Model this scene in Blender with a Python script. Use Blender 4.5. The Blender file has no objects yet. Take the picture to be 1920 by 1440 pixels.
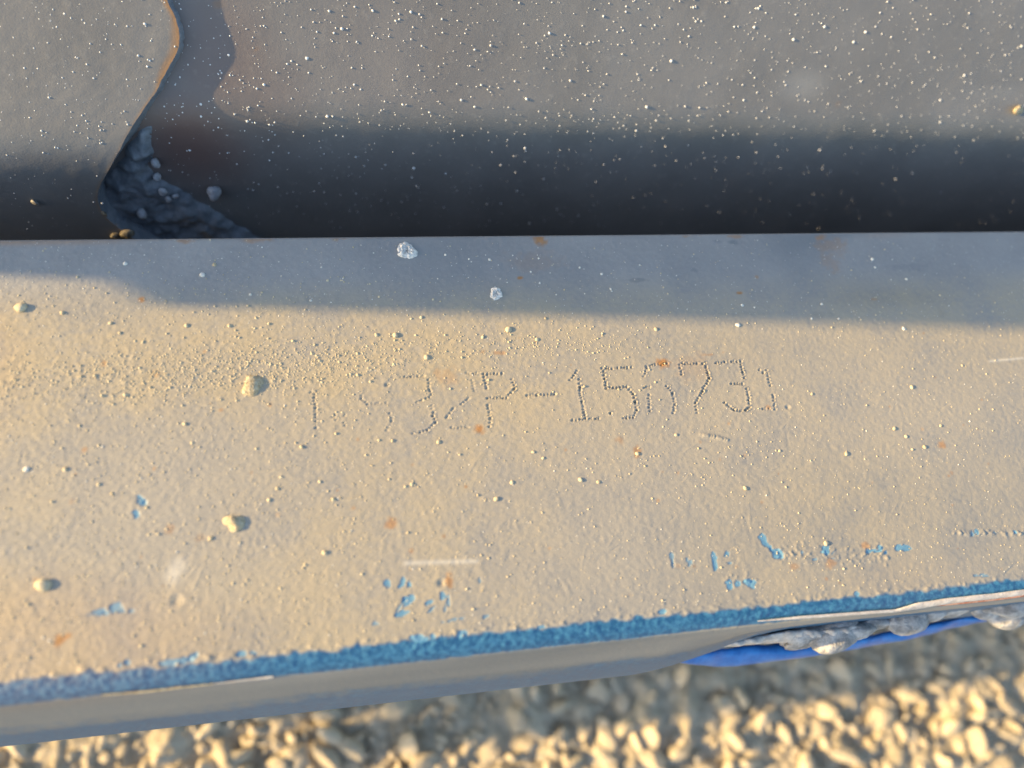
import bpy, bmesh, math, random
import numpy as np
from mathutils import Matrix, Vector

# ------------------------------------------------------------------ camera, light, exposure
scene = bpy.context.scene
SUN_EL, SUN_AZ = 16.0, 2.75           # sun low on the left, slightly behind the beam
EXPOSURE = 1.58
SKY_STRENGTH = 0.125
SUN_STRENGTH = 4.2
F_PX, CAM_D = 1397.0, 170.0          # lens in pixels of a 1920 wide frame, mm to the aimed point

Xc = np.array([8067, 347, -1397.0]); Xc /= np.linalg.norm(Xc)
_p = math.radians(20)
Yc = np.array([0, math.cos(_p), -math.sin(_p)]); Yc[0] = -(Xc[1]*Yc[1] + Xc[2]*Yc[2]) / Xc[0]
Yc /= np.linalg.norm(Yc)
Zc = np.cross(Xc, Yc)
RC = np.stack([Xc, Yc, Zc], 1)
CAM = RC.T @ np.array([0, 0, CAM_D])
cam_data = bpy.data.cameras.new('camera')
cam = bpy.data.objects.new('camera', cam_data)
scene.collection.objects.link(cam)
m = Matrix.Identity(4)
for i in range(3):
    for j in range(3):
        m[i][j] = RC[j][i]
    m[i][3] = CAM[i] * 0.001
cam.matrix_world = m
cam_data.sensor_width = 36.0
cam_data.lens = F_PX / 1920 * 36
cam_data.clip_start = 0.005
cam_data.clip_end = 200
cam_data.dof.use_dof = True
cam_data.dof.focus_distance = 0.177
cam_data.dof.aperture_fstop = cam_data.lens / 4.1
scene.camera = cam

world = bpy.data.worlds.new('World'); scene.world = world; world.use_nodes = True
nt = world.node_tree
sky = nt.nodes.new('ShaderNodeTexSky'); sky.sky_type = 'NISHITA'; sky.sun_disc = False
sky.sun_elevation = math.radians(SUN_EL)
sky.sun_rotation = math.radians(-90 + SUN_AZ)
nt.links.new(sky.outputs[0], nt.nodes['Background'].inputs[0])
nt.nodes['Background'].inputs[1].default_value = SKY_STRENGTH
sun_data = bpy.data.lights.new('sun', 'SUN'); sun_data.energy = SUN_STRENGTH
sun_data.angle = math.radians(0.53); sun_data.color = (1.0, 0.70, 0.31)
sun = bpy.data.objects.new('sun', sun_data); scene.collection.objects.link(sun)
_e, _a = math.radians(SUN_EL), math.radians(SUN_AZ)
S = Vector((-math.cos(_e)*math.cos(_a), math.cos(_e)*math.sin(_a), math.sin(_e)))
sun.rotation_euler = S.to_track_quat('Z', 'Y').to_euler()
scene.view_settings.view_transform = 'Standard'; scene.view_settings.look = 'None'
scene.view_settings.exposure = EXPOSURE; scene.view_settings.gamma = 1

# ------------------------------------------------------------------ helpers
rng = np.random.default_rng(7); random.seed(7)
col = scene.collection
def ray(px, py): return RC.T @ np.array([(px-960)/F_PX, -(py-720)/F_PX, -1.0])
def P(px, py, z=0.0):
    d = ray(px, py); t = (z - CAM[2]) / d[2]; return CAM + t*d
def hit(px, py, poly):
    """nearest hit of a sight line on an X-invariant profile [(Y,Z),...]: X, arc position, point"""
    d = ray(px, py); best = None; acc = 0.0
    for (y0, z0), (y1, z1) in zip(poly[:-1], poly[1:]):
        L = math.hypot(y1-y0, z1-z0)
        A = np.array([[d[1], -(y1-y0)], [d[2], -(z1-z0)]])
        if abs(np.linalg.det(A)) > 1e-9:
            t, u = np.linalg.solve(A, np.array([y0-CAM[1], z0-CAM[2]]))
            if t > 0 and -1e-6 <= u <= 1+1e-6 and (best is None or t < best[0]):
                best = (t, CAM[0]+t*d[0], acc+u*L)
        acc += L
    return best
def fnoise(shape, sx, sy, seed):
    r = np.random.default_rng(seed).standard_normal(shape)
    fx = np.fft.fftfreq(shape[0])[:, None]; fy = np.fft.rfftfreq(shape[1])[None, :]
    g = np.exp(-2*np.pi**2*((fx*sx)**2 + (fy*sy)**2))
    o = np.fft.irfft2(np.fft.rfft2(r)*g, s=shape)
    return o/o.std()
def sstep(a, b, x):
    t = np.clip((x-a)/(b-a), 0, 1); return t*t*(3-2*t)
def mesh_np(name, co, faces, mat, attrs=None, normals=None, smooth=True):
    """co in mm"""
    me = bpy.data.meshes.new(name)
    co = np.asarray(co, dtype=np.float32)*0.001; faces = np.asarray(faces, dtype=np.int32)
    n = faces.shape[1]
    me.vertices.add(len(co)); me.vertices.foreach_set('co', co.ravel())
    me.loops.add(faces.size); me.loops.foreach_set('vertex_index', faces.ravel())
    me.polygons.add(len(faces)); me.polygons.foreach_set('loop_start', np.arange(0, faces.size, n, dtype=np.int32))
    me.update(calc_edges=True); me.validate()
    me.polygons.foreach_set('use_smooth', np.full(len(me.polygons), smooth))
    for k, v in (attrs or {}).items():
        a = me.attributes.new(k, 'FLOAT', 'POINT'); a.data.foreach_set('value', np.asarray(v, dtype=np.float32))
    if normals is not None:
        me.normals_split_custom_set_from_vertices(normals.tolist())
    if mat: me.materials.append(mat)
    return me
def link(name, me, parent=None, **props):
    o = bpy.data.objects.new(name, me); col.objects.link(o)
    if parent: o.parent = parent
    for k, v in props.items(): o[k] = v
    return o
def grid_faces(nr, nc):
    i = np.arange(nr-1)[:, None]*nc + np.arange(nc-1)[None, :]
    return np.stack([i, i+1, i+nc+1, i+nc], -1).reshape(-1, 4)
def box_bm(lo, hi, bevel=0.0):
    bm = bmesh.new(); bmesh.ops.create_cube(bm, size=1)
    for v in bm.verts:
        for k in range(3): v.co[k] = 0.001*(lo[k] if v.co[k] < 0 else hi[k])
    if bevel: bmesh.ops.bevel(bm, geom=bm.edges[:], offset=bevel*0.001, segments=2, affect='EDGES')
    return bm
def bm_obj(name, bm, mat, parent=None, **props):
    me = bpy.data.meshes.new(name); bm.to_mesh(me); bm.free(); me.materials.append(mat)
    return link(name, me, parent, **props)

# ------------------------------------------------------------------ materials
class NT:
    def __init__(s, name):
        s.mat = bpy.data.materials.new(name); s.mat.use_nodes = True
        s.t = s.mat.node_tree; s.b = s.t.nodes['Principled BSDF']
        s.co = s.t.nodes.new('ShaderNodeNewGeometry').outputs['Position']
    def n(s, typ, **kw):
        x = s.t.nodes.new(typ)
        for k, v in kw.items(): setattr(x, k, v)
        return x
    def set(s, sock, v):
        if isinstance(v, bpy.types.NodeSocket): s.t.links.new(v, sock)
        else: sock.default_value = v
    def attr(s, name): return s.n('ShaderNodeAttribute', attribute_name=name).outputs['Fac']
    def noise(s, scale, detail=3, rough=0.5):
        x = s.n('ShaderNodeTexNoise'); x.inputs['Scale'].default_value = scale
        x.inputs['Detail'].default_value = detail; x.inputs['Roughness'].default_value = rough
        s.t.links.new(s.co, x.inputs['Vector']); return x.outputs['Fac']
    def math(s, op, a, b=0.0):
        x = s.n('ShaderNodeMath', operation=op); s.set(x.inputs[0], a); s.set(x.inputs[1], b); return x.outputs[0]
    def ramp(s, v, lo, hi):
        x = s.n('ShaderNodeMapRange', interpolation_type='SMOOTHSTEP'); s.set(x.inputs['Value'], v)
        x.inputs['From Min'].default_value = lo; x.inputs['From Max'].default_value = hi; return x.outputs[0]
    def mix(s, f, a, b):
        x = s.n('ShaderNodeMix', data_type='RGBA'); s.set(x.inputs['Factor'], f)
        for i, v in ((6, a), (7, b)):
            if isinstance(v, tuple): v = (*v, 1.0) if len(v) == 3 else v
            s.set(x.inputs[i], v)
        return x.outputs[2]
    def bump(s, h, dist, strength=1.0, prev=None):
        x = s.n('ShaderNodeBump'); x.inputs['Distance'].default_value = dist; x.inputs['Strength'].default_value = strength
        s.set(x.inputs['Height'], h)
        if prev: s.t.links.new(prev, x.inputs['Normal'])
        return x.outputs[0]
    def done(s, color, rough, normal=None, spec=None):
        if isinstance(color, tuple): color = (*color, 1.0)
        s.set(s.b.inputs['Base Color'], color); s.set(s.b.inputs['Roughness'], rough)
        if normal: s.t.links.new(normal, s.b.inputs['Normal'])
        if spec is not None: s.b.inputs['Specular IOR Level'].default_value = spec
        return s.mat

def paint_material():
    g = NT('grey_paint')
    n1 = g.noise(60, 4, 0.6); n2 = g.noise(900, 3, 0.6); n3 = g.noise(3500, 2, 0.6)
    c = g.mix(g.ramp(n1, 0.3, 0.7), (0.270, 0.264, 0.252), (0.315, 0.307, 0.290))
    c = g.mix(g.math('MULTIPLY', g.ramp(n2, 0.4, 0.75), 0.25), c, (0.40, 0.39, 0.36))
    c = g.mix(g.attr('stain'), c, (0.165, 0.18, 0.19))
    dust = g.math('MULTIPLY', g.attr('dust'), g.ramp(g.math('ADD', n1, g.math('MULTIPLY', n2, 0.5)), 0.35, 0.95))
    c = g.mix(dust, c, (0.40, 0.335, 0.225))
    c = g.mix(g.attr('pale'), c, (0.60, 0.57, 0.50))
    bl = g.mix(g.ramp(n2, 0.35, 0.7), (0.012, 0.085, 0.20), (0.045, 0.18, 0.32))
    bl = g.mix(g.attr('chip'), bl, g.mix(n2, (0.05, 0.22, 0.40), (0.14, 0.34, 0.47)))
    c = g.mix(g.attr('blue'), c, bl)
    ru = g.mix(n2, (0.24, 0.10, 0.025), (0.55, 0.26, 0.06))
    c = g.mix(g.attr('rust'), c, ru)
    r = g.math('ADD', 0.42, g.math('MULTIPLY', n2, 0.2))
    b = g.bump(n3, 0.00006, 0.6); b = g.bump(n2, 0.00012, 0.5, b)
    return g.done(c, r, b)
def web_material():
    g = NT('dark_grey_paint')
    n1 = g.noise(35, 4, 0.6); n2 = g.noise(500, 4, 0.65); n3 = g.noise(2500, 2, 0.6)
    c = g.mix(g.ramp(n1, 0.3, 0.7), (0.155, 0.152, 0.149), (0.19, 0.186, 0.182))
    c = g.mix(g.math('MULTIPLY', g.ramp(n2, 0.55, 0.72), 0.22), c, (0.32, 0.31, 0.29))
    c = g.mix(g.math('MULTIPLY', g.attr('red'), 0.8), c, (0.13, 0.06, 0.045))
    c = g.mix(g.attr('pale'), c, (0.34, 0.34, 0.33))
    c = g.mix(g.attr('rust'), c, g.mix(n2, (0.16, 0.08, 0.03), (0.40, 0.22, 0.08)))
    b = g.bump(n3, 0.00006, 0.5); b = g.bump(n2, 0.00015, 0.4, b)
    return g.done(c, g.math('ADD', 0.40, g.math('MULTIPLY', n2, 0.2)), b)
def simple(name, c0, c1, scale, rough=0.8, bump=0.0002, spec=0.3):
    g = NT(name); n = g.noise(scale, 4, 0.65)
    return g.done(g.mix(g.ramp(n, 0.3, 0.7), c0, c1), rough, g.bump(n, bump, 0.7), spec)
def gravel_material():
    g = NT('gravel_stone'); n = g.noise(220, 4, 0.6)
    c = g.mix(g.attr('tone'), (0.38, 0.325, 0.24), (0.56, 0.48, 0.36))
    c = g.mix(g.math('MULTIPLY', n, 0.4), c, (0.42, 0.36, 0.27))
    return g.done(c, 0.85, g.bump(n, 0.0006, 0.6), 0.2)
M_PAINT = paint_material(); M_WEB = web_material()
M_CUT = simple('torch_cut_steel', (0.13, 0.15, 0.18), (0.20, 0.215, 0.24), 400, 0.55, 0.0004)
M_WELD = simple('painted_weld', (0.14, 0.16, 0.185), (0.22, 0.235, 0.26), 500, 0.5, 0.0004)
M_NIB = simple('paint_nib', (0.60, 0.60, 0.60), (0.76, 0.76, 0.75), 800, 0.22, 0.00002, 0.7)
M_GRIT = simple('tan_grit', (0.42, 0.35, 0.23), (0.62, 0.54, 0.38), 900, 0.9, 0.0001)
M_PALE = simple('pale_grit', (0.62, 0.58, 0.49), (0.78, 0.75, 0.68), 900, 0.8, 0.0001)
M_MORTAR = simple('dried_mortar', (0.56, 0.52, 0.46), (0.86, 0.81, 0.73), 1300, 0.9, 0.0003)
M_MUD = simple('dried_mud', (0.36, 0.28, 0.17), (0.62, 0.53, 0.36), 1300, 0.9, 0.0007)
M_CLOD = simple('grey_mud', (0.22, 0.215, 0.21), (0.56, 0.54, 0.52), 260, 0.8, 0.0014)
M_BLUE = simple('bare_blue_paint', (0.012, 0.13, 0.45), (0.025, 0.21, 0.60), 300, 0.4, 0.0001, 0.5)
M_FLAKE = simple('flaking_paint', (0.42, 0.38, 0.35), (0.62, 0.58, 0.54), 600, 0.5, 0.0002)
M_PRIMER = simple('red_primer', (0.34, 0.15, 0.10), (0.50, 0.32, 0.25), 500, 0.6, 0.0002)
M_GROUND = simple('sandy_ground', (0.34, 0.29, 0.21), (0.52, 0.45, 0.34), 150, 0.95, 0.003, 0.2)
M_STONE = gravel_material()

# ------------------------------------------------------------------ setting: ground
GROUND_Z = -200.0
gx = np.concatenate([np.geomspace(-30000, -300, 24), np.arange(-280, 350, 1.1), np.geomspace(370, 30000, 24)])
gy_ = np.concatenate([np.geomspace(-30000, -210, 22), np.arange(-190, -30, 1.1), [-15, 30, 120], np.geomspace(300, 30000, 18)])
gsz = (len(gy_), len(gx)); inner = ((gy_ > -195) & (gy_ < -20))[:, None]*((gx > -285) & (gx < 352))[None, :]
gzz = GROUND_Z + inner*(.8*fnoise(gsz, 7, 6, 61)+.7*fnoise(gsz, 3, 2.4, 62)+.35*fnoise(gsz, 1.2, 1.2, 63)+1.6*np.maximum(0, fnoise(gsz, 4, 3, 64)-.4))
GXX, GYY = np.meshgrid(gx, gy_)
me = mesh_np('ground', np.stack([GXX, GYY, gzz], -1).reshape(-1, 3), grid_faces(*gsz), M_GROUND)
link('ground', me, kind='structure')

# ------------------------------------------------------------------ beam root
beam = bpy.data.objects.new('machine_frame', None); col.objects.link(beam)
beam['label'] = 'grey painted steel machine frame with worn blue front edge and dot-stamped number'
beam['category'] = 'machine frame'
XL, XR = -560.0, 520.0

# ------------------------------------------------------------------ top flange as a relief surface
Y_BACK, Y_FRONT = 39.3, -53.4
DX = 0.28
xf = np.arange(-150, 172, DX)
xs = np.concatenate([np.linspace(XL, -154, 42), xf, np.linspace(176, XR, 36)])
fine = ((xs >= -150) & (xs <= 172)).astype(float)
nx = len(xs)
# profile rows: (Y, Z, arc) from the back lower edge, over the top and round the nose
prof = [(Y_BACK-0.2, -14.0), (Y_BACK, -7.0), (Y_BACK, -0.9), (Y_BACK-0.12, -0.45), (Y_BACK-0.4, -0.12)]
top_rows = np.arange(Y_BACK-0.9, Y_FRONT, -DX)
prof += [(y, 0.0) for y in top_rows]
nose_ctrl = np.array([(0, 0), (1.6, 0.35), (3.2, 1.5), (4.3, 3.4), (5.2, 6.0), (7.4, 12.5), (9.2, 19), (10.8, 30), (12.0, 40), (12.4, 47), (11.2, 52), (7.0, 55), (0, 56)], float)
tt = np.concatenate([[0], np.cumsum(np.hypot(*np.diff(nose_ctrl, axis=0).T))])
q = np.concatenate([np.arange(0.28, 18, 0.28), np.arange(18, tt[-1], 0.7), [tt[-1]]])
def crom(ctrl, tt, q):
    out = []
    for v in q:
        i = min(max(np.searchsorted(tt, v)-1, 0), len(tt)-2)
        p0, p1, p2, p3 = ctrl[max(i-1, 0)], ctrl[i], ctrl[i+1], ctrl[min(i+2, len(ctrl)-1)]
        u = (v-tt[i])/(tt[i+1]-tt[i])
        out.append(0.5*((2*p1)+(-p0+p2)*u+(2*p0-5*p1+4*p2-p3)*u*u+(-p0+3*p1-3*p2+p3)*u**3))
    return np.array(out)
nose = crom(nose_ctrl, tt, q)
prof += [(Y_FRONT-a, -b) for a, b in nose]
prof = np.array(prof); ny = len(prof)
seg = np.hypot(*np.diff(prof, axis=0).T); arc = np.concatenate([[0], np.cumsum(seg)])
k0 = 5
yeff = Y_BACK-0.9 - (arc - arc[k0])           # equals Y on the flat top, goes on round the nose
yeff[:k0] = Y_BACK
tan = np.gradient(prof, axis=0); tan /= np.linalg.norm(tan, axis=1)[:, None]
pn = np.stack([-tan[:, 1], tan[:, 0]], 1)      # outward normal in (Y,Z)
if pn[k0+50, 1] < 0: pn = -pn
shape = (ny, nx)
XX = np.broadcast_to(xs[None, :], shape); YY = np.broadcast_to(yeff[:, None], shape)
h = np.zeros(shape); blue = np.zeros(shape); rust = np.zeros(shape); dust = np.zeros(shape)
chip = np.zeros(shape); stain = np.zeros(shape); pale = np.zeros(shape); ident = np.zeros(shape, int)
ontop = (np.arange(ny) >= k0)[:, None].astype(float)
fa = fine[None, :]*ontop
# orange peel, slow waviness, wrinkles in the lower half
lower = sstep(-5, -45, YY)
h += fa*(0.013*fnoise(shape, 1.0, 1.0, 1) + 0.005*fnoise(shape, 2.6, 2.0, 2) + 0.015*fnoise(shape, 30, 22, 3) + 0.10*fnoise(shape, 110, 140, 4)*1.0)
h += fa*0.005*lower*fnoise(shape, 5.0, 1.3, 5)
gritty = np.exp(-((YY-6)/9)**2)*sstep(20, -40, XX)
h += fa*gritty*0.022*np.maximum(fnoise(shape, 1.3, 1.3, 6), 0)**1.5
def block(cx, cy, R):
    j0, j1 = np.searchsorted(xs, [cx-R, cx+R]); i1 = ny-np.searchsorted(yeff[::-1], cy-R); i0 = ny-np.searchsorted(yeff[::-1], cy+R)
    return slice(max(i0, k0), i1), slice(j0, j1)
def pit(cx, cy, r, depth, rim=0.22, gid=0):
    b = block(cx, cy, r*3.2)
    d = np.hypot(XX[b]-cx, YY[b]-cy)/r
    h[b] -= depth*np.exp(-d**2*1.3) - rim*depth*np.exp(-((d-1.55)/0.5)**2)
    if gid: ident[b] = np.where(d < 1.9, gid, ident[b])
def stroke(px, depth, gid, step=6.2, r=0.30):
    pts = np.array([P(*a)[:2] for a in px])
    for a, b in zip(pts[:-1], pts[1:]):
        L = np.linalg.norm(b-a); n = max(1, int(round(L/(step/8.2))))
        for k in range(n+1):
            c = a+(b-a)*k/n + rng.normal(0, 0.07, 2)
            pit(c[0], c[1], r*rng.uniform(0.8, 1.15), depth*rng.uniform(0.55, 1.1), gid=gid)
def za(pts, ox): return [(ox+u/4, 640+v/4) for u, v in pts]
GLYPHS = [  # (offset, strength, strokes in the four-times enlargement)
 (540, .75, [[(175,385),(215,380)], [(200,395),(208,500),(210,650)]]),
 (540, .55, [[(335,570),(350,550),(360,590)], [(425,545),(425,560)], [(420,615),(425,632)]]),
 (540, .45, [[(540,365),(550,430),(600,470),(735,465)], [(765,540),(780,600),(745,668)]]),
 (540, .70, [[(850,272),(1020,262)], [(1058,290),(1060,360),(1075,400)], [(1060,420),(1005,440),(965,460)], [(1080,480),(1092,560),(1105,610),(1045,668),(940,692)]]),
 (540, .65, [[(1340,242),(1410,242)], [(1380,290),(1398,378)], [(1360,428),(1300,470)], [(1240,503),(1190,575)], [(1228,648),(1350,642)]]),
 (540, .95, [[(1470,248),(1600,240)], [(1472,270),(1490,355)], [(1500,425),(1640,422)], [(1685,285),(1700,355),(1660,400)], [(1500,478),(1520,580),(1515,640)]]),
 (1020, .9, [[(-125,405),(-60,402)], [(-45,402),(80,398)]]),
 (1020, 1.0, [[(250,215),(200,290)], [(260,288),(268,345),(285,450),(302,535),(312,575)], [(215,590),(410,578)]]),
 (1020, 1.15, [[(440,205),(650,195)], [(445,225),(455,280),(465,330)], [(470,350),(620,340)], [(630,345),(672,395),(685,450),(695,515),(668,570),(600,575)], [(498,535),(505,540)]]),
 (1020, 1.0, [[(770,185),(925,165)], [(770,200),(752,262)], [(755,348),(790,345)], [(788,400),(795,520)], [(920,335),(965,385),(985,470),(970,535)]]),
 (1020, 1.15, [[(1015,175),(1035,245)], [(1040,168),(1210,160)], [(1212,180),(1228,235),(1242,275),(1190,370),(1140,460),(1152,535)]]),
 (1020, 1.15, [[(1290,157),(1475,148)], [(1478,170),(1495,230),(1502,270)], [(1410,318),(1490,315)], [(1525,355),(1538,440),(1545,495),(1515,517),(1430,515),(1355,460)]]),
 (1020, .9, [[(1620,213),(1650,232)], [(1675,215),(1700,330)], [(1720,400),(1740,510)], [(1645,502),(1690,505)]]),
]
NAMES = ['upright stroke at the start of the stamped number', 'faint pair of stamped dots', 'faint stamped digit', 'stamped digit 3 among faint characters', 'faint stamped digit 2', 'stamped letter P',
         'stamped hyphen', 'stamped digit 1 after the hyphen', 'stamped digit 5', 'stamped digit 6', 'stamped digit 7', 'stamped digit 3 after the 7', 'last stamped digit 1']
for gi, (ox, st, strokes) in enumerate(GLYPHS):
    for s in strokes: stroke(za(s, ox), 0.42*st, gi+1)
for px, py, r, d in [(1478, 763, 0.55, 0.25), (726, 722, 0.5, 0.25), (1038, 739, 0.5, .2), (828, 1093, 0.8, 0.25), (331, 1127, 1.0, 0.2), (1263, 1058, 0.5, .1)]:
    c = P(px, py); pit(c[0], c[1], r, d)
def ridge(p0, p1, w, hh, lumps=0.6):
    a, b = P(*p0)[:2], P(*p1)[:2]; L = np.linalg.norm(b-a); u = (b-a)/L; mid = (a+b)/2
    bl = block(mid[0], mid[1], L/2+3*w)
    dx, dy = XX[bl]-a[0], YY[bl]-a[1]; t = dx*u[0]+dy*u[1]; s = -dx*u[1]+dy*u[0]
    f = np.exp(-(s/w)**2)*sstep(-w, w, t)*sstep(L+w, L-w, t)
    h[bl] += hh*f*(1+lumps*np.sin(t*5.3+3*np.sin(t*2.1)))
    return bl, f
ridge((1312, 815), (1340, 818), .5, .18); ridge((1338, 818), (1368, 826), .45, .16)
for p0, p1, w, d in [((1395, 965), (1412, 1010), .22, -.05), ((1405, 950), (1408, 985), .2, .05), ((350, 1085), (372, 1060), .2, .06), ((360, 1110), (382, 1062), .2, .06),
                     ((1045, 1082), (1060, 1112), .3, -.06), ((1062, 1085), (1075, 1112), .25, -.05), ((1280, 850), (1310, 828), .15, .04), ((850, 1107), (905, 1100), .25, -.07), ((760, 1122), (800, 1112), .2, -.06),
                     ((842, 1150), (925, 1127), .22, -.06), ((490, 1128), (505, 1118), .2, .06), ((1855, 677), (1920, 671), .25, .05), ((1884, 1078), (1908, 1055), .25, -.08), ((1600, 980), (1680, 950), .15, .02), ((40, 1150), (48, 1200), .4, .03), ((100, 1120), (118, 1180), .4, .04)]:
    ridge(p0, p1, w, d, 0.3)
for k in range(420):       # hairline scuffs, mostly on the front half
    px = rng.uniform(0, 1920); py = 1180-0.1*px*1.0 - abs(rng.normal(0, 170)); an = rng.normal(math.pi/2+.35, .5) if rng.random() < .7 else rng.normal(0.1, .3); L = rng.uniform(5, 32)
    if py < 640: continue
    ridge((px, py), (px+L*math.cos(an), py+L*math.sin(an)), rng.uniform(.10, .2), rng.choice([-1, 1])*rng.uniform(.015, .05), .2)
bl, f = ridge((757, 1056), (897, 1052), .45, .02, .5); pale[bl] = np.maximum(pale[bl], .55*f)
bl, f = ridge((1855, 677), (1920, 671), .3, .0); pale[bl] = np.maximum(pale[bl], .6*f)
bl, f = ridge((318, 1092), (340, 1050), 1.5, .0); pale[bl] = np.maximum(pale[bl], .55*f)
# paint chips down to the blue coat
CN = .75*fnoise(shape, 2.0, 2.0, 11)+.6*fnoise(shape, 1.0, 1.0, 12)
CHIPS = [(1262,1057,3,16,5),(1291,1054,3,8,-15),(1297,1054,3,5,0),(1341,1052,4,17,3),(1363,1039,5,5,0),(1369,1056,4,3,0),
 (1440,1020,6,20,-35),(1455,1037,8,13,-35),(1465,1044,4,5,0),(1505,1036,3,4,0),(1551,1034,9,8,10),(1527,1049,6,3,0),(1563,1047,4,2,0),(1636,1034,26,5,2),(1650,1029,7,5,0),(1661,1037,6,5,0),(1696,1028,12,6,0),
 (1825,1001,3,5,0),(1832,997,4,6,0),(1866,998,3,3,0),(1903,997,4,5,0),(1368,1096,6,6,0),(1385,1095,4,5,0),(1407,1094,9,7,5),(1607,1113,4,4,0),(1840,1079,14,3,5),
 (264,936,5,14,-30),(273,946,3,6,0),(256,962,6,8,-20),(184,1146,14,8,-8),(216,1140,13,9,0),(200,1150,6,4,0),(248,1146,5,3,0),
 (333,1240,28,5,-8),(362,1233,7,7,0),(368,1226,4,5,20),(452,1226,10,5,0),(474,1225,7,4,0),(223,1246,5,4,0),(238,1243,4,4,0),
 (724,1094,6,9,-40),(755,1090,4,10,30),(768,1094,4,5,0),(900,1088,3,10,2),(765,1123,6,11,35),(751,1135,2,12,35),(753,1152,14,5,-20),(804,1130,9,5,-35),(806,1145,14,3,-35),(831,1117,5,8,15),(841,1124,3,12,8),(835,1142,2,10,10),(848,1163,16,3,-8),(912,1155,7,3,-15),(833,1166,8,2,0),
 (704,1170,6,3,0),(790,1196,12,6,0),(812,1193,6,5,0),(865,1190,10,6,-8),(1015,1175,10,4,0),(1245,1147,8,4,0)]
ci = 100; chip_ids = []
for px, py, rx, ry, ang in CHIPS:
    c = P(px, py); sc = 1/8.3; a = math.radians(ang)
    b = block(c[0], c[1], max(rx, ry)*sc*2+.6)
    dx = (XX[b]-c[0])/sc; dy = -(YY[b]-c[1])/sc
    u = (dx*math.cos(a)+dy*math.sin(a))/rx; v = (-dx*math.sin(a)+dy*math.cos(a))/ry
    d = np.sqrt(u*u+v*v) + 0.30*CN[b] + .02
    mm = sstep(1.08, .90, d); h[b] -= 0.10*mm; h[b] += 0.022*np.exp(-((d-1.25)/.2)**2)
    blue[b] = np.maximum(blue[b], mm*(.85 if min(rx, ry) > 3 else .6)); chip[b] = np.maximum(chip[b], mm); ident[b] = np.where((d < 1.0), ci, ident[b]); chip_ids.append(ci); ci += 1
# crumbled paint round the chips
for k in range(360):
    t = rng.random()
    if t < .45: px, py = rng.uniform(1460, 1670), rng.normal(1038, 9)
    elif t < .7: px, py = rng.uniform(1780, 1920), rng.normal(1000, 3)
    elif t < .8: px, py = rng.uniform(1360, 1430), rng.normal(1090, 6)
    else: px = rng.uniform(0, 1900); py = 1280-.1016*px-abs(rng.normal(0, 9))-2
    c = P(px, py); pit(c[0], c[1], rng.uniform(.2, .45), -rng.uniform(.06, .16), 0)
# blue bare edge round the nose
na = Y_FRONT - YY                               # arc below the front edge
jag = 0.40*fnoise(shape, 2, 2, 13)+0.3*fnoise(shape, 6, 30, 14)
edge = sstep(-0.6, 0.1, na+jag*.55-0.1)*sstep(4.9, 4.3, na+jag*.2+0.004*XX)
blue = np.maximum(blue, edge*fine[None, :]); blue = np.maximum(blue, edge*(1-fine[None, :]))
ident = np.where((edge > .5) & (ident < 100), 50, ident)
h += fa*edge*(0.030*fnoise(shape, 1.15, 1.15, 15)*sstep(3.4, 2.0, na)-0.05) + fa*0.10*np.maximum(0, CN)*np.exp(-((na+.5)/.8)**2)
h *= 1-.75*sstep(4.2, 5.2, na)
low_blue = sstep(15, 25, na+2*jag+1.5*fnoise(shape, 4, 60, 16))
blue = np.maximum(blue, .75*low_blue)
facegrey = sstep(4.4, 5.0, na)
dust += ontop*(1-facegrey)*(.55+.25*fnoise(shape, 60, 60, 17)*.6+.25*sstep(40, -110, XX))*sstep(30, 18, YY)
dust += .55*gritty
# rust
def spot(px, py, r, arr, k=1.0, ry=None):
    c = P(px, py); R = r/8.3; b = block(c[0], c[1], R*3+1)
    d = np.hypot((XX[b]-c[0])/R, (YY[b]-c[1])/((ry or r)/8.3)) + .25*CN[b]
    arr[b] = np.maximum(arr[b], k*sstep(1.35, .35, d))
for a in [(1243,680,12,.9),(900,803,9,.85),(735,980,10,.6),(771,1033,5,.6),(840,1088,8,.7,16),(112,1197,12,.85),(1195,848,11,.6),(1163,827,7,.4),(1768,835,8,.6),(265,562,6,.8),(293,700,7,.4),(195,683,5,.5),(158,843,5,.5),
          (316,995,8,.4),(376,1008,8,.3),(977,521,7,.9,4),(1388,549,7,.9,3),(1640,561,9,.5,2),(1420,520,4,.5),(1012,446,14,.8,18),(1540,446,16,.5,10),(640,446,20,.4,6),(880,441,40,.35,5),(1290,442,25,.4,5),(1380,443,20,.45,4),(345,452,16,.5,6),(480,449,30,.45,7),(905,660,6,.5),
          (1180,1115,6,.3),(1555,1055,14,.45,10),(1490,1062,8,.4),(1622,1024,10,.5,6),(1300,690,40,.12,30),(1330,665,10,.5,3),(936,662,12,.5,4),(1441,763,5,.5),(840,707,25,.22,20),(820,700,10,.3),(1000,490,60,.12,25),(1560,460,40,.25,18),(1560,490,22,.2,30)]:
    spot(a[0], a[1], a[2], rust, a[3], a[4] if len(a) > 4 else None)
for k in range(60):
    spot(rng.uniform(0, 1900), rng.uniform(620, 1100), rng.uniform(2, 4), rust, rng.uniform(.2, .6))
rust = np.maximum(rust, .5*sstep(.3, 1.6, fnoise(shape, 6, 40, 19))*sstep(Y_BACK-2.6, Y_BACK-.3, YY)*fa)
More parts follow.
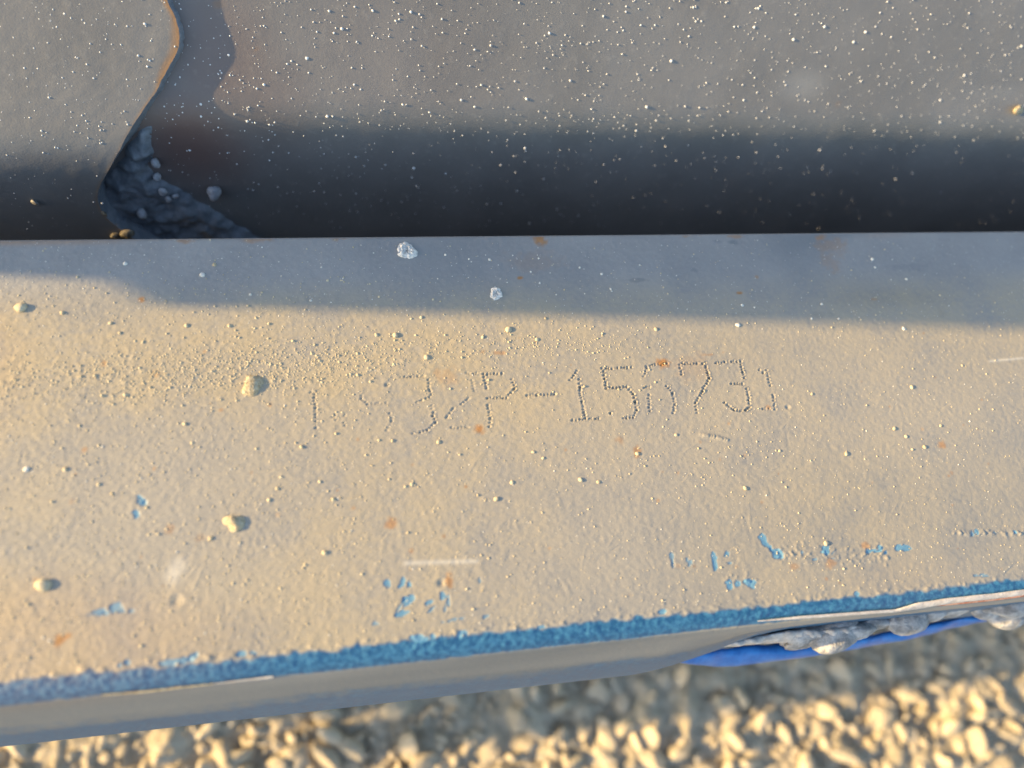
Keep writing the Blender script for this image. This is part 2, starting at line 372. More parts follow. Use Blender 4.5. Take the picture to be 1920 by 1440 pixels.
# greasy darker blotches in the shaded strip
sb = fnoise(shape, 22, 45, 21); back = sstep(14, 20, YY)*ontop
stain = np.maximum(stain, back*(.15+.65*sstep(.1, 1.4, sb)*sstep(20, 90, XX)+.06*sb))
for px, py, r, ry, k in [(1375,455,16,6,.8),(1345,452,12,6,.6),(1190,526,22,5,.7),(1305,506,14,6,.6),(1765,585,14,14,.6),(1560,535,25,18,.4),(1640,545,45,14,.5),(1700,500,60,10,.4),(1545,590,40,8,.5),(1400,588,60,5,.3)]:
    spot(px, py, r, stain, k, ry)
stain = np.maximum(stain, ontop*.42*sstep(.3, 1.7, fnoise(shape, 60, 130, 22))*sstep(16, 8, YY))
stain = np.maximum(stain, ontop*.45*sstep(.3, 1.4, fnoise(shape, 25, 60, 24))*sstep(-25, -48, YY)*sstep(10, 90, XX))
rust = np.maximum(rust, ontop*.13*sstep(.9, 2.0, fnoise(shape, 45, 120, 23)))
stain = np.maximum(stain, facegrey*(.8+.2*fnoise(shape, 8, 90, 25)))  # front face darkened in colour, standing in for shade from the grazing sun
dust = np.clip(dust, 0, 1); stain = np.clip(stain, 0, 1)

recess = 5.2*sstep(30, 70, XX)*sstep(6, 18, na)
co = np.stack([XX, recess+prof[:, 0][:, None]+pn[:, 0][:, None]*h, prof[:, 1][:, None]+pn[:, 1][:, None]*h], -1)
du = np.gradient(co, axis=1); dv = np.gradient(co, axis=0)
NN = np.cross(du, dv); NN /= np.linalg.norm(NN, axis=-1)[..., None]+1e-12
if NN[k0+100, nx//2, 2] < 0: NN = -NN; flip = True
else: flip = False
faces = grid_faces(ny, nx)
fdir = np.cross(co.reshape(-1, 3)[faces[:5*nx+400, 1]]-co.reshape(-1, 3)[faces[:5*nx+400, 0]], co.reshape(-1, 3)[faces[:5*nx+400, 3]]-co.reshape(-1, 3)[faces[:5*nx+400, 0]])
if fdir[-1, 2] < 0: faces = faces[:, ::-1]
fid = ident.ravel()[faces].min(axis=1)
cof = co.reshape(-1, 3); nof = NN.reshape(-1, 3)
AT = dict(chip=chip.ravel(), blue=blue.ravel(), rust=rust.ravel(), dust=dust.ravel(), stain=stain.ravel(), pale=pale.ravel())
def sub_surface(name, sel, **props):
    fs = faces[sel]
    if len(fs) == 0: return None
    used, inv = np.unique(fs, return_inverse=True)
    me = mesh_np(name, cof[used], inv.reshape(-1, 4), M_PAINT, {k: v[used] for k, v in AT.items()}, nof[used])
    return link(name, me, flange, **props)
keep = np.zeros(len(faces), bool)
named = (fid > 0)
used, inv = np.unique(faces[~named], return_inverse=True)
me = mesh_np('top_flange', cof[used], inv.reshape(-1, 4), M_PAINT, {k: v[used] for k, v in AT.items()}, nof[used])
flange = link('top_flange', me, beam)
for gi in range(len(GLYPHS)):
    sub_surface('stamped_character', fid == gi+1, label=NAMES[gi])
sub_surface('worn_edge', fid == 50, label='worn front edge rubbed down to bright blue paint')
for c in chip_ids: sub_surface('paint_chip', fid == c)

# ------------------------------------------------------------------ web and the lapped plate on it
PHI_U, PHI_L = math.radians(45), math.radians(9)
def bent(bend, r, up, down):
    """profile from low to high through a soft bend; bend=(Y,Z)"""
    du = np.array([math.sin(PHI_U), math.cos(PHI_U)]); dl = np.array([math.sin(PHI_L), math.cos(PHI_L)])
    b = np.array(bend); pts = [b-dl*down*t for t in np.linspace(1, 0, 60)[:-1] if down*t > r]
    for t in np.linspace(0, 1, 15): pts.append((1-t)**2*(b-dl*r)+2*t*(1-t)*b+t*t*(b+du*r))
    pts += [b+du*(r+(up-r)*t) for t in np.linspace(0, 1, 60)[1:]]
    return [tuple(p) for p in pts]
bp = P(960, 226, 2)
web_poly = bent((bp[1], bp[2]), 5.0, 150, (bp[2]+108-2)/math.cos(PHI_L))
LAP_T = 1.9
nu = np.array([-math.cos(PHI_U), math.sin(PHI_U)])
# the lapped plate: its upper part lies LAP_T above the web, it bends a little lower down
off_up = [(y+nu[0]*LAP_T, z+nu[1]*LAP_T) for y, z in [(bp[1]-200*math.sin(PHI_U), bp[2]-200*math.cos(PHI_U)), (bp[1]+200*math.sin(PHI_U), bp[2]+200*math.cos(PHI_U))]]
d = ray(100, 292); A = np.array([[d[1], -(off_up[1][0]-off_up[0][0])], [d[2], -(off_up[1][1]-off_up[0][1])]])
t_, u_ = np.linalg.solve(A, np.array([off_up[0][0]-CAM[1], off_up[0][1]-CAM[2]]))
gb = (CAM[1]+t_*d[1], CAM[2]+t_*d[2])
lap_poly = bent(gb, 6.0, 130, (gb[1]+108-2)/math.cos(PHI_L))
def arc_pt(poly, s):
    pa = np.array(poly); L = np.concatenate([[0], np.cumsum(np.hypot(*np.diff(pa, axis=0).T))])
    s = np.clip(s, 0, L[-1]); y = np.interp(s, L, pa[:, 0]); z = np.interp(s, L, pa[:, 1])
    e = 0.8; ty = np.interp(s+e, L, pa[:, 0])-np.interp(s-e, L, pa[:, 0]); tz = np.interp(s+e, L, pa[:, 1])-np.interp(s-e, L, pa[:, 1])
    n = np.hypot(ty, tz); return y, z, -tz/n, ty/n, L[-1]
# web surface
wl = arc_pt(web_poly, 0)[4]
ss = np.arange(0, wl, 0.8); wx = np.concatenate([np.linspace(XL, -180, 20), np.arange(-175, 260, 0.9), np.linspace(265, XR, 14)])
wy, wz, wny, wnz, _ = arc_pt(web_poly, ss)
wsh = (len(ss), len(wx)); WX = np.broadcast_to(wx[None], wsh); WS = np.broadcast_to(ss[:, None], wsh)
wh = 0.02*fnoise(wsh, 3, 3, 31)+0.15*fnoise(wsh, 40, 60, 32)+.006*fnoise(wsh, 1.2, 1.2, 33)
def wspot(px, py, rx, ry, arr, k):
    b = hit(px, py, web_poly); dd = np.hypot((WX-b[1])/(rx/6.2), (WS-b[2])/(ry/6.2))
    arr[:] = np.maximum(arr, k*sstep(1.4, .1, dd))
red = np.zeros(wsh); wpale = np.zeros(wsh); wrust = np.zeros(wsh)
for a in [(350, 270, 110, 110, .9), (400, 110, 110, 120, .45), (460, 200, 130, 120, .35), (700, 120, 240, 160, .12)]: wspot(*a[:4], red, a[4])  # soft reddish reflection painted into the web colour
pn1 = np.clip(fnoise(wsh, 5, 9, 34), 0, 3)*.3
pm = np.zeros(wsh)
for a in [(1130, 30, 90, 60, 1), (805, 200, 40, 14, .6), (1880, 170, 120, 20, .5), (1500, 160, 60, 30, .5)]: wspot(*a[:4], pm, a[4])
wpale = np.clip(pm*pn1, 0, .7)
for a in [(408, 8, 7, 5, .5), (480, 92, 5, 4, .3), (1572, 195, 6, 5, .3)]: wspot(*a[:4], wrust, a[4])
wco = np.stack([WX, wy[:, None]+wny[:, None]*wh, wz[:, None]+wnz[:, None]*wh], -1)
wf = grid_faces(*wsh)
me = mesh_np('web_plate', wco.reshape(-1, 3), wf, M_WEB, dict(red=red.ravel(), pale=wpale.ravel(), rust=wrust.ravel()))
web = link('web_plate', me, beam, label='dark grey web plate speckled with paint nibs')

# lapped plate outline from the cut edge seen in the photograph
EDGE = [(300, -60), (312, 0), (326, 25), (336, 55), (337, 80), (328, 105), (312, 135), (290, 175), (262, 215), (238, 255), (214, 300), (192, 340), (184, 358), (182, 376), (190, 395), (203, 412), (222, 428), (245, 445), (280, 465), (330, 490)]
eh = [hit(px, py, lap_poly) for px, py in EDGE]
es = np.array([e[2] for e in eh])[::-1]; ex = np.array([e[1] for e in eh])[::-1]
ll = arc_pt(lap_poly, 0)[4]
gs = np.arange(es[0], min(es[-1]+30, ll), 0.5)
gx_edge = np.interp(gs, es, ex); gx_edge = np.convolve(np.pad(gx_edge, 3, 'edge'), np.ones(7)/7, 'valid')
r1 = np.random.default_rng(3).normal(0, 1, len(gs)); r1 = np.convolve(np.pad(r1, 2, 'edge'), np.ones(5)/5, 'valid')
gx_edge += .16*r1
uu = np.concatenate([np.linspace(0, .5, 12)[:-1], 1-.5*np.linspace(1, 0, 130)**1.2])
gy, gz, gny, gnz, _ = arc_pt(lap_poly, gs)
GXL = -330.0
gsh = (len(gs), len(uu)); GX = GXL+(gx_edge[:, None]-GXL)*uu[None]
gh = .012*fnoise(gsh, 1.5, 1.0, 41)+.05*fnoise(gsh, 20, 14, 42)
grust = np.zeros(gsh); de = gx_edge[:, None]-GX
grust = np.maximum(grust, 0.6*sstep(1.5, .2, de+.6*fnoise(gsh, 5, 4, 43))*sstep(gb[1], gb[1]+14, gz)[:, None]+.25*sstep(1., .2, de))
gco = np.stack([GX, gy[:, None]+gny[:, None]*gh, gz[:, None]+gnz[:, None]*gh], -1)
me = mesh_np('lap_plate', gco.reshape(-1, 3), grid_faces(*gsh), M_WEB, dict(red=np.zeros(gsh).ravel(), pale=np.zeros(gsh).ravel(), rust=grust.ravel()))
lap = link('lap_plate', me, beam, label='torch-cut plate with rusty edge welded over the web')
# its cut face down to the web, bevelled a little outwards
rows = []
for k, s in enumerate(gs):
    d3 = np.array([gy[k], gz[k]]); n2 = np.array([gny[k], gnz[k]])
    # foot on the web: drop along -normal until the web profile is met
    wp = np.array(web_poly); dist = (wp-d3); along = dist@(-n2); side = np.abs(dist@np.array([n2[1], -n2[0]]))
    depth = np.clip(along[np.argmin(side)], LAP_T*.6, 14)+.3
    rows.append([(gx_edge[k]+b, *(d3-n2*depth*t)) for t, b in [(0, 0), (.12, .25), (.4, .4), (.7, .55), (1, .8)]])
rows = np.array(rows); rows[:, 1:, 0] += .10*np.random.default_rng(5).normal(0, 1, (len(gs), 4))
me = mesh_np('cut_face', rows.reshape(-1, 3), grid_faces(len(gs), 5)[:, ::-1], M_CUT)
link('cut_face', me, lap, label='blue-grey torch-cut edge of the lapped plate')

# lumpy weld in the corner below the lapped plate
WB = [(222, 300), (262, 246), (288, 232), (287, 262), (290, 285), (282, 305), (284, 322), (300, 335), (322, 345), (345, 358), (375, 378), (410, 400), (445, 420), (480, 440), (540, 475), (300, 480), (215, 440), (180, 385), (190, 345)]
ws = []
for px, py in WB:
    b = hit(px, py, web_poly); ws.append((b[1], b[2]))
ws = np.array(ws)
gxs = np.arange(ws[:, 0].min()-1, ws[:, 0].max()+1, .4); gss = np.arange(ws[:, 1].min()-1, ws[:, 1].max()+1, .4)
A2, B2 = np.meshgrid(gxs, gss)
inside = np.zeros(A2.shape, bool); dmin = np.full(A2.shape, 1e9); n = len(ws)
for i in range(n):
    x0, y0 = ws[i]; x1, y1 = ws[(i+1) % n]
    cond = ((y0 > B2) != (y1 > B2)) & (A2 < (x1-x0)*(B2-y0)/(y1-y0+1e-12)+x0); inside ^= cond
    L2 = (x1-x0)**2+(y1-y0)**2; t = np.clip(((A2-x0)*(x1-x0)+(B2-y0)*(y1-y0))/L2, 0, 1)
    dmin = np.minimum(dmin, np.hypot(A2-x0-t*(x1-x0), B2-y0-t*(y1-y0)))
sd = np.where(inside, dmin, -dmin) + .5*fnoise(A2.shape, 3, 3, 51)
hh = -0.6 + 2.9*np.sqrt(np.clip(sd, 0, 3.5)/3.5)*(sd > 0) + .35*fnoise(A2.shape, 3, 3, 52)*(sd > .5) + .18*fnoise(A2.shape, 1.5, 1.5, 53)*(sd > .5)
y_, z_, ny_, nz_, _ = arc_pt(web_poly, B2)
wc = np.stack([A2, y_+ny_*hh, z_+nz_*hh], -1).reshape(-1, 3)
ff = grid_faces(*A2.shape); ff = ff[(sd.ravel()[ff] > -.3).any(axis=1)]
used, inv = np.unique(ff, return_inverse=True)
me = mesh_np('weld_bead', wc[used], inv.reshape(-1, 4), M_WELD)
link('weld_bead', me, beam, label='lumpy blue-grey weld at the foot of the lapped plate')

def rock_mesh(name, seed, mat, flat=0.6, sub=2, rough=.22):
    bm = bmesh.new(); bmesh.ops.create_icosphere(bm, subdivisions=sub, radius=1)
    r = random.Random(seed); dirs = [Vector((r.gauss(0, 1), r.gauss(0, 1), r.gauss(0, 1))).normalized() for _ in range(12)]
    am = [r.uniform(-1, 1) for _ in dirs]
    for v in bm.verts:
        u = v.co.normalized(); k = 1+sum(a*max(0, u.dot(d_))**5 for a, d_ in zip(am, dirs))*rough*1.4+r.uniform(-.05, .05)
        v.co = u*k; v.co.z *= flat
    me = bpy.data.meshes.new(name); bm.to_mesh(me); bm.free(); me.materials.append(mat)
    me.polygons.foreach_set('use_smooth', [True]*len(me.polygons)); return me
def place_on_web(name, me, px, py, r, poly, parent, lift=.4, **props):
    b = hit(px, py, poly); y, z, n_y, n_z, _ = arc_pt(poly, b[2])
    o = link(name, me, parent, **props); o.location = (b[1]*.001, (y+n_y*r*lift)*.001, (z+n_z*r*lift)*.001); o.scale = (r*.001,)*3
    o.rotation_euler = (math.atan2(-n_y, n_z), 0, random.uniform(0, 6)); return o
spm = [rock_mesh('weld_spatter', 60+k, M_WELD, .8, 3) for k in range(3)]
M_SPAT = simple('pale_spatter', (0.26, 0.26, 0.28), (0.42, 0.42, 0.44), 600, .6, .0002)
for me_ in spm: me_.materials[0] = M_SPAT
for k, (px, py, r) in enumerate([(293, 299, 1.4), (295, 326, 1.1), (403, 352, 1.9), (308, 346, 1.2), (330, 358, .9), (268, 384, 1.5), (318, 362, 1.0), (390, 402, .9), (420, 418, .8)]):
    place_on_web('weld_spatter', spm[k % 3], px, py, r, web_poly, beam, .9 if py < 340 or px > 380 else 2.2)
M_CRUST = simple('crusted_spatter', (0.10, 0.085, 0.06), (0.26, 0.22, 0.16), 900, .9, .0003)
grm = rock_mesh('weld_spatter', 77, M_CRUST, .6, 4, .5)
for px, py, r in [(197, 401, .8), (238, 437, 1.7), (216, 441, 1.2)]:
    place_on_web('weld_spatter', grm, px, py, r, lap_poly, beam, .3, label='tan crusted spatter at the foot of the lapped plate')
place_on_web('weld_spatter', rock_mesh('weld_spatter', 78, M_WEB, .5, 3), 66, 378, 1.0, lap_poly, beam, .3)

# paint nibs: countless tiny domes of overspray on web and lapped plate
def dome_mesh(pts, name, mat, parent, **props):
    """pts: (centre, normal(3), r, height)"""
    ang = np.arange(6)*math.pi/3
    V = []; Fc = []
    for c, nrm, r, hgt in pts:
        nrm = np.array(nrm); t = np.array([1., 0, 0]) if abs(nrm[0]) < .9 else np.array([0, 1., 0]); t = t-nrm*t.dot(nrm); t /= np.linalg.norm(t); b = np.cross(nrm, t); base = len(V)
        j = rng.uniform(.8, 1.2, 6); a0 = rng.uniform(0, 1)
        for rr, hf in ((1, -.15), (.72, .68)):
            for a, jj in zip(ang, j): V.append(c+r*rr*jj*(math.cos(a+a0)*t+math.sin(a+a0)*b)+nrm*hgt*hf)
        V.append(c+nrm*hgt)
        for i in range(6):
            k = (i+1) % 6
            Fc += [(base+i, base+k, base+6+k), (base+i, base+6+k, base+6+i), (base+6+i, base+6+k, base+12)]
    me = mesh_np(name, np.array(V), np.array(Fc), mat)
    return link(name, me, parent, kind='stuff', **props)
nibs = []
for k in range(4600):
    px, py = rng.uniform(-150, 2080), rng.uniform(-150, 430)
    if rng.random() > (1.0 if py < 260 else .55): continue
    xe = np.interp(py, [-60, 0, 80, 215, 360, 445], [300, 312, 337, 262, 184, 245])
    on_lap = px < xe-4
    if on_lap and rng.random() < .25: continue
    poly = lap_poly if on_lap else web_poly
    if not on_lap and px < xe+40 and py > 230: continue
    b = hit(px, py, poly)
    if b is None: continue
    y, z, n_y, n_z, _ = arc_pt(poly, b[2])
    r = .125*math.exp(rng.normal(0, .42)); r = min(r, .48)
    nibs.append((np.array([b[1], float(y), float(z)]), (0, float(n_y), float(n_z)), r, r*rng.uniform(.45, .8)))
dome_mesh(nibs, 'paint_nibs', M_NIB, beam, label='pale paint nibs dotted over the web')

# rest of the beam: rear wall of the box below the flange, floor of the slot, end plates, added unseen blocker that throws the shade
ATZ = dict(blue=0, rust=0, dust=0, stain=0, pale=0)
yb_web = web_poly[0][0]
bm_obj('rear_plate', box_bm((XL+8, Y_BACK-14, -100), (XR-8, Y_BACK-4, -.8), .4), M_WEB, beam)
bm_obj('floor_plate', box_bm((XL+8, Y_FRONT+4, -107.5), (XR-8, yb_web+10, -100.5), .4), M_WEB, beam)
for x0 in (XL, XR-8):
    bm_obj('end_plate', box_bm((x0, Y_FRONT+3, GROUND_Z+.2), (x0+8, yb_web-1, -1.5), .4), M_WEB, beam)
# unseen blocker added left of the frame: its leaning front edge throws the shade along the back of the flange
LUG_X = -430.0
s = np.array(S)
def to_lug(px, py):
    p = P(px, py); t = (LUG_X-p[0])/s[0]; return p+s*t       # point of the blocker whose shadow falls there
e0, e1 = to_lug(640, 577), to_lug(1920, 612)
f0, f1 = to_lug(0, 508), to_lug(340, 524)
def line(a, b, z): return a[1]+(b[1]-a[1])*(z-a[2])/(b[2]-a[2])
LUGB = bp[1]-3.2; LK = s[1]/s[2]  # back edge shaped to keep the lower web in shade
zs = (to_lug(345, 540)[2], to_lug(430, 560)[2])
outline = [(line(f0, f1, 0), 0.05), (line(f0, f1, zs[0]), zs[0]), (line(e0, e1, zs[1]), zs[1]), (line(e0, e1, 200), 200), (LUGB+LK*200, 200), (LUGB+LK*112, 112), (LUGB-8+LK*92, 92), (LUGB-8, .05)]
outline = [(y, z) for y, z in outline]
V = []; th = 16
for x in (LUG_X-th, LUG_X):
    V += [(x, y, z) for y, z in outline]
n = len(outline)
bm = bmesh.new(); vs = [bm.verts.new(Vector(v)*.001) for v in V]
bm.faces.new(vs[:n]); bm.faces.new(vs[n:][::-1])
for i in range(n): bm.faces.new((vs[i], vs[i+n], vs[(i+1) % n+n], vs[(i+1) % n]))
bmesh.ops.recalc_face_normals(bm, faces=bm.faces)
bm_obj('lug', bm, M_WEB, beam, label='grey lug standing on the flange beyond the lapped plate')
print('LUG', outline)

# peeled paint, primer, mud and bare blue on the front face towards its right end
def lip_point(px, py, off=0.0):
    """point of the front profile (nose) seen at a pixel"""
    pl = [(y, z) for y, z in prof[k0+len(top_rows)-3:]]
    b = hit(px, py, pl); y, z, n_y, n_z, _ = arc_pt(pl, b[2])
    if n_y > 0 and n_z < 0: n_y, n_z = -n_y, -n_z
    return np.array([b[1], y+n_y*off, z+n_z*off]) if b else None
def strip(name, pix_top, pix_bot, z0, z1, mat, parent, bulge=1.0, nseg=120, rough=.3, seed=1, **props):
    """a curled strip between two drawn edges, at heights z0 (upper) and z1 (lower), with real depth"""
    pt = np.array(pix_top, float); pb = np.array(pix_bot, float)
    x0, x1 = pt[0, 0], pt[-1, 0]; xs_ = np.linspace(x0, x1, nseg); ring = 10
    V = []; nz = fnoise((nseg, ring), 2.5, 1.2, seed)*rough
    at = (lambda u, v, z: P(u, v, z)) if z0 is not None else (lambda u, v, z: lip_point(u, v, .15))
    for i, px in enumerate(xs_):
        a = at(px, np.interp(px, pt[:, 0], pt[:, 1]), z0); b = at(px, np.interp(px, pb[:, 0], pb[:, 1]), z1)
        c = (a+b)/2; ax = (a-b)/2; up = np.array([0, -.35, .94])*bulge*min(1, np.linalg.norm(ax)/.6)
        for k in range(ring):
            t = 2*math.pi*k/ring; V.append(c+ax*math.cos(t)+up*math.sin(t)*(1+nz[i, k])+ax*nz[i, k]*.3)
    Fq = []
    for i in range(nseg-1):
        for k in range(ring): Fq.append((i*ring+k, i*ring+(k+1) % ring, (i+1)*ring+(k+1) % ring, (i+1)*ring+k))
    me = mesh_np(name, np.array(V), np.array(Fq), mat); return link(name, me, parent, **props)
strip('bare_blue_lip', [(1225, 1228), (1300, 1219), (1400, 1212), (1500, 1209), (1600, 1196), (1720, 1176), (1800, 1160), (1870, 1148)],
      [(1225, 1232), (1300, 1246), (1380, 1248), (1500, 1232), (1600, 1216), (1720, 1192), (1800, 1172), (1870, 1152)], -44, -50, M_BLUE, beam, 2.5, label='bright blue lower lip of the front face')
strip('flaking_paint', [(1420, 1163), (1500, 1154), (1680, 1141), (1720, 1129), (1780, 1120), (1860, 1112), (1990, 1095)],
      [(1420, 1165), (1500, 1160), (1680, 1147), (1720, 1141), (1780, 1131), (1860, 1123), (1990, 1106)], None, None, M_FLAKE, beam, .5, rough=.1, label='pale lifted paint edge along the front face')
strip('red_primer_streak', [(1700, 1138), (1780, 1131), (1860, 1122), (1990, 1104)], [(1700, 1139), (1780, 1134), (1860, 1126), (1990, 1109)], None, None, M_PRIMER, beam, .5, rough=.1)
strip('flaking_paint', [(396, 1281), (440, 1275), (512, 1266)], [(396, 1282), (440, 1278), (512, 1270)], None, None, M_FLAKE, beam, .4, rough=.05)
strip('rust_line', [(190, 1301), (280, 1293), (400, 1280)], [(190, 1303), (280, 1297), (400, 1282)], None, None, M_MUD, beam, .3, rough=.1)
strip('flaking_paint', [(1350, 1203), (1430, 1190), (1500, 1180), (1560, 1180), (1610, 1172)], [(1350, 1212), (1430, 1206), (1500, 1204), (1560, 1200), (1610, 1190)], -26, -32, M_FLAKE, beam, 1.6, rough=.35, seed=4, label='curled grey paint skin hanging off the front face')
# grey mud clods stuck on the front face, each its own thing
clod = [rock_mesh('mud_clod', 90+k, M_CLOD, .75, 4, .5) for k in range(3)]
for k, (px, py, z, r) in enumerate([(1520, 1203, -30, 4.2), (1560, 1194, -30, 4.6), (1605, 1189, -30, 4.2), (1650, 1180, -30, 4.0), (1700, 1170, -30, 4.2), (1750, 1160, -30, 3.8), (1800, 1150, -30, 4.6), (1850, 1145, -32, 5.0), (1900, 1140, -32, 6.0), (1470, 1200, -30, 2.5), (1880, 1160, -34, 4.0), (1950, 1130, -32, 6.0)]):
    o = link('mud_clod', clod[k % 3], None, label='grey mud clod stuck to the front face above the blue lip', category='mud', group='mud clods on the front face')
    p = P(px, py, z); p[1] += 1.8; o.location = Vector(p)*.001; f_ = random.uniform(.75, 1.2); o.scale = (min(r, 4.4)*.0018*f_, min(r, 4.4)*.0006*f_, min(r, 4.4)*.0011*f_); o.rotation_euler = (random.uniform(-.4, .4), random.uniform(-.3, .3), random.uniform(-.15, .25))

# ------------------------------------------------------------------ things lying on the flange
def surf_h(x, y):
    j = np.clip(np.searchsorted(xs, x), 0, nx-1); i = np.argmin(np.abs(yeff-y)); return h[i, j]
def put(name, me, px, py, r, lift, label, cat, group=None, sx=1, sy=1, sz=1, rz=None):
    p = P(px, py); o = link(name, me, None, label=label, category=cat)
    if group: o['group'] = group
    o.location = (p[0]*.001, p[1]*.001, (surf_h(p[0], p[1])+lift*r*.4)*.001); o.scale = (r*sx*.001, r*sy*.001, r*sz*.001)
    o.rotation_euler = (0, 0, random.uniform(0, 6) if rz is None else rz); return o
def splat_mesh(name, seed, mat, hgt=.35, n=56, rings=16):
    r0 = random.Random(seed); ph = [r0.uniform(0, 6) for _ in range(8)]
    def rad(a): return 1+.10*math.sin(2*a+ph[0])+.08*math.sin(3*a+ph[1])+.05*math.sin(5*a+ph[2])+.04*math.sin(9*a+ph[3])+.025*math.sin(14*a+ph[4])
    g = np.random.default_rng(seed); nz = fnoise((rings, n), .9, 1.0, seed)
    V = []
    for i in range(rings):
        t = (i+.35)/(rings-.65)
        for k in range(n):
            a = 2*math.pi*k/n; R = rad(a)*t
            z = hgt*(.55+.45*math.exp(-((t-.5)/.28)**2)-.1*math.exp(-(t/.2)**2))*(1 if t < .6 else max(0, 1-((t-.6)/.4)**2))+.06*nz[i, k]*(t < .97)
            V.append((R*math.cos(a), R*math.sin(a), z if i < rings-1 else -.15))
    V.append((0, 0, hgt*.3)); c = len(V)-1
    Fc = [(c, k, (k+1) % n, (k+1) % n) for k in range(n)]
    fq = [(i*n+k, (i+1)*n+k, (i+1)*n+(k+1) % n, i*n+(k+1) % n) for i in range(rings-1) for k in range(n)]
    tri = [(c, k, (k+1) % n) for k in range(n)]
    me = bpy.data.meshes.new(name); me.from_pydata(V, [], fq+tri); me.materials.append(mat)
    me.polygons.foreach_set('use_smooth', [True]*len(me.polygons)); me.update(); return me
put('mortar_splat', splat_mesh('mortar_splat', 5, M_MORTAR, .26), 763, 471, 2.45, .05, 'larger dried white mortar splat with hollow centre by the back edge', 'mortar splat', sx=.95, rz=.6)
put('mortar_splat', splat_mesh('mortar_splat', 9, M_MORTAR, .26), 930, 551, 1.65, .05, 'smaller crumbly white mortar splat in the shaded strip', 'mortar splat', rz=2)
put('mud_blob', rock_mesh('mud_blob', 12, M_MUD, .42, 4, .55), 470, 721, 1.95, .2, 'crusted tan mud blob among the fine grit', 'mud blob', rz=1)
put('mud_blob', rock_mesh('mud_blob', 23, M_MUD, .42, 4, .55), 441, 978, 2.1, .2, 'thick tan mud blob with dimpled top on the clean paint', 'mud blob', rz=4)
g_t = [rock_mesh('grit_grain', 110+k, M_GRIT, .5, 2) for k in range(4)]
g_p = [rock_mesh('grit_grain', 120+k, M_PALE, .5, 2) for k in range(3)]
put('grit_lump', g_t[0], 42, 578, 1.35, .3, 'large tan grit lump just below the shade near the left end', 'grit')
put('grit_lump', g_t[1], 84, 1097, 1.25, .3, 'large tan grit lump near the blue-chipped left corner', 'grit')
put('grit_lump', g_p[0], 380, 516, .62, .3, 'round white grain at the step of the shadow', 'grit')
put('grit_lump', g_p[1], 1384, 609, .60, .3, 'white grain on the edge of the shadow', 'grit')
TAN = [(742,629,.75),(954,618,.75),(800,671,.6),(1006,637,.5),(1195,850,.55),(1088,899,.5),(1122,904,.45),(1398,916,.55),(1710,726,.6),(1678,803,.5),(1523,738,.4),(822,829,.5),(347,795,.5),(117,587,.45),(350,611,.5),(609,1036,.55),(625,937,.5),(565,838,.4),
       (395,1010,.5),(123,880,.5),(550,640,.4),(905,633,.4),(790,596,.4),(1230,617,.5),(1023,597,.4),(706,629,.4),(960,905,.45),(1000,848,.4),(1018,859,.4),(930,936,.5),(772,908,.45),(760,912,.35),(710,826,.35),(736,826,.35),(1268,815,.4),(1160,730,.3),(1550,1019,.7),
       (207,607,.4),(225,625,.4),(430,612,.45),(505,608,.4),(235,741,.4),(360,831,.35),(520,916,.4),(600,903,.4),(505,937,.4),(275,952,.35),(185,909,.4),(210,925,.35),(1735,838,.5),(1700,818,.45),(1765,798,.4),(1462,845,.4),(1588,850,.5)]
for k, (px, py, r) in enumerate(TAN):
    lab = ('tan grit grain between the shadow edge and the stamped number' if py < 675 else 'tan grit grain level with the stamped number, beside it' if py < 812 else 'tan grit grain below the stamped number' if px > 700 else 'tan grit grain around the thick mud blob below the fine grit')
    put('grit_grain', g_t[k % 4], px, py, r, .3, lab, 'grit', lab.replace('grain', 'grains'))
WHITE = [(50,880,.6),(1695,616,.55),(1636,486,.45),(1641,501,.35),(1700,523,.35),(235,495,.5),(835,478,.3),(1128,514,.35),(1145,542,.3),(1087,502,.3),(1392,572,.4),(1541,570,.35),(1573,597,.3),(583,564,.3),(470,553,.35),(918,487,.35),(995,510,.25),(1012,531,.25),(1147,546,.25),(1415,576,.25),(1522,597,.3)]
for k, (px, py, r) in enumerate(WHITE):
    put('grit_grain', g_p[k % 3], px, py, r, .3, 'single whitish grain along the shaded strip', 'grit', 'single whitish grains on the flange')
put('mud_crumb', rock_mesh('mud_crumb', 140, M_MUD, .7, 3), 402, 497, .45, .3, 'tiny dark crumb in the shade near the white grain', 'crumb')
b = hit(1908, 206, web_poly); y, z, n_y, n_z, _ = arc_pt(web_poly, b[2])
o = link('mud_crumb', rock_mesh('mud_crumb', 141, M_MUD, .6, 3, .35), None, label='yellowish mud crumb stuck on the dark web plate', category='crumb')
o.location = (b[1]*.001, float(y+n_y*.5)*.001, float(z+n_z*.5)*.001); o.scale = (.0022, .0013, .0012); o.rotation_euler = (.8, .2, .3)

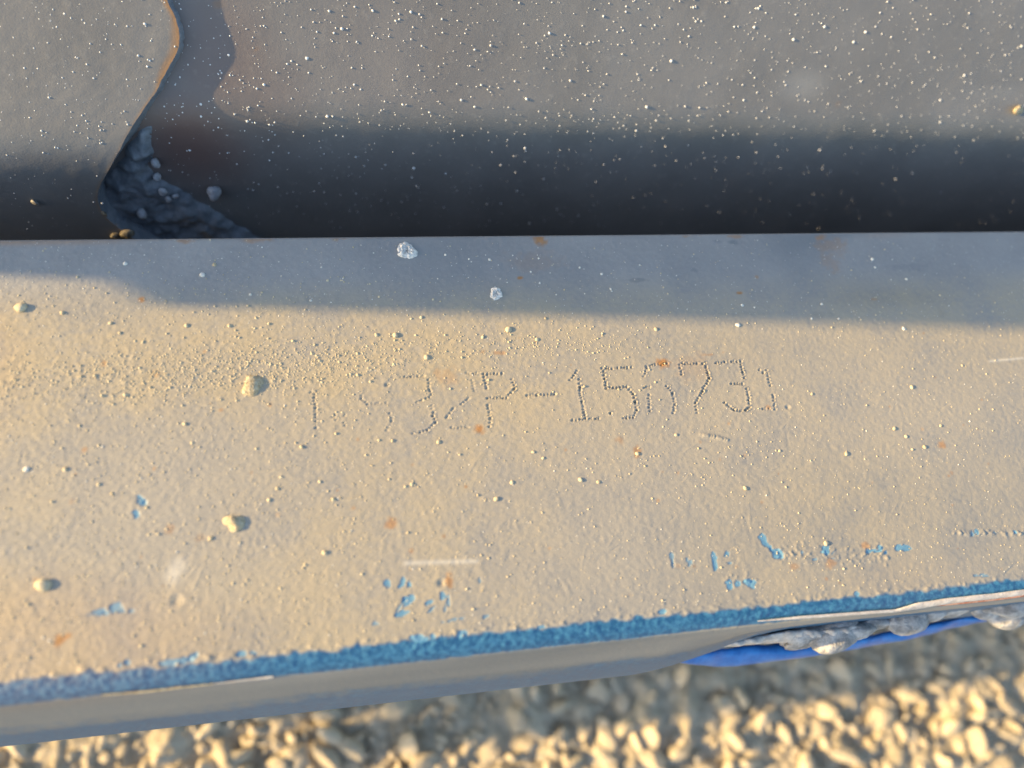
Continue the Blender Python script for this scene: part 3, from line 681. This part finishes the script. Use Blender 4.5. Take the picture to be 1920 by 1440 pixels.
# fine grit nobody could count
def scatter(n, dens, rlo, sig, name, mat, label, cat):
    pts = []
    while len(pts) < n:
        px, py = rng.uniform(-60, 1980), rng.uniform(450, 1250)
        if py > 1280-0.1016*px-12 or rng.random() > dens(px, py): continue
        p = P(px, py); r = min(rlo*math.exp(rng.normal(0, sig)), .42)
        pts.append((np.array([p[0], p[1], surf_h(p[0], p[1])]), (0, 0, 1.), r, r*rng.uniform(.5, .9)))
    o = dome_mesh(pts, name, mat, None, label=label, category=cat); return o
def d_sun(px, py):
    band = math.exp(-((py-(690-.06*(px-500)))/38)**2)*(math.exp(-((px-500)/260)**2)+.3*math.exp(-((px-150)/200)**2)+.55*math.exp(-((px-1020)/120)**2*1.)*math.exp(-((py-640)/25)**2))
    return min(1, .035+1.0*band+.03*(px < 700)) if py > 505+.02*px else .015
scatter(8000, d_sun, .125, .38, 'fine_grit', M_GRIT, 'fine tan grit sprinkled over the sunlit paint', 'grit')
scatter(2600, lambda px, py: 1.0 if py < 600 else (1.0 if py > 1240-.1016*px else .4), .075, .4, 'paint_specks', M_PALE, 'tiny pale specks over the shaded strip and lower paint', 'specks')

# ------------------------------------------------------------------ gravel
def gravel(n):
    bms = []
    for k in range(5):
        bm = bmesh.new(); bmesh.ops.create_icosphere(bm, subdivisions=2, radius=1); r = random.Random(200+k)
        dirs = [Vector((r.gauss(0, 1), r.gauss(0, 1), r.gauss(0, 1))).normalized() for _ in range(9)]
        for v in bm.verts:
            u = v.co.normalized(); kk = min(1.0/max(.25, max(u.dot(d_) for d_ in dirs)), 1.45); v.co = u*kk*.8
        bm.verts.ensure_lookup_table(); bms.append((np.array([v.co[:] for v in bm.verts]), np.array([[l.index for l in f_.verts] for f_ in bm.faces]))); bm.free()
    V = []; Fc = []; T = []; base = 0
    for k in range(n):
        vv, fc = bms[rng.integers(5)]
        r = rng.choice([rng.uniform(.7, 1.8), rng.uniform(1.8, 3.6), rng.uniform(3.6, 7.0)], p=[.55, .35, .10])
        x, y = rng.uniform(-275, 345), rng.uniform(-180, Y_FRONT+15)
        q_ = rng.normal(0, 1, (3, 3)); Q, _ = np.linalg.qr(q_)
        v3 = (vv*np.array([1.3, .95, .6])*r)@Q.T + np.array([x, y, GROUND_Z+r*rng.uniform(-.45, .1)])
        V.append(v3); Fc.append(fc+base); base += len(vv); T.append(np.full(len(vv), rng.beta(2, 1.3)))
    me = mesh_np('gravel', np.concatenate(V), np.concatenate(Fc), M_STONE, dict(tone=np.concatenate(T)), smooth=False)
    link('gravel', me, None, kind='stuff', label='pale sandy gravel on the ground below the beam', category='gravel')
gravel(5200)
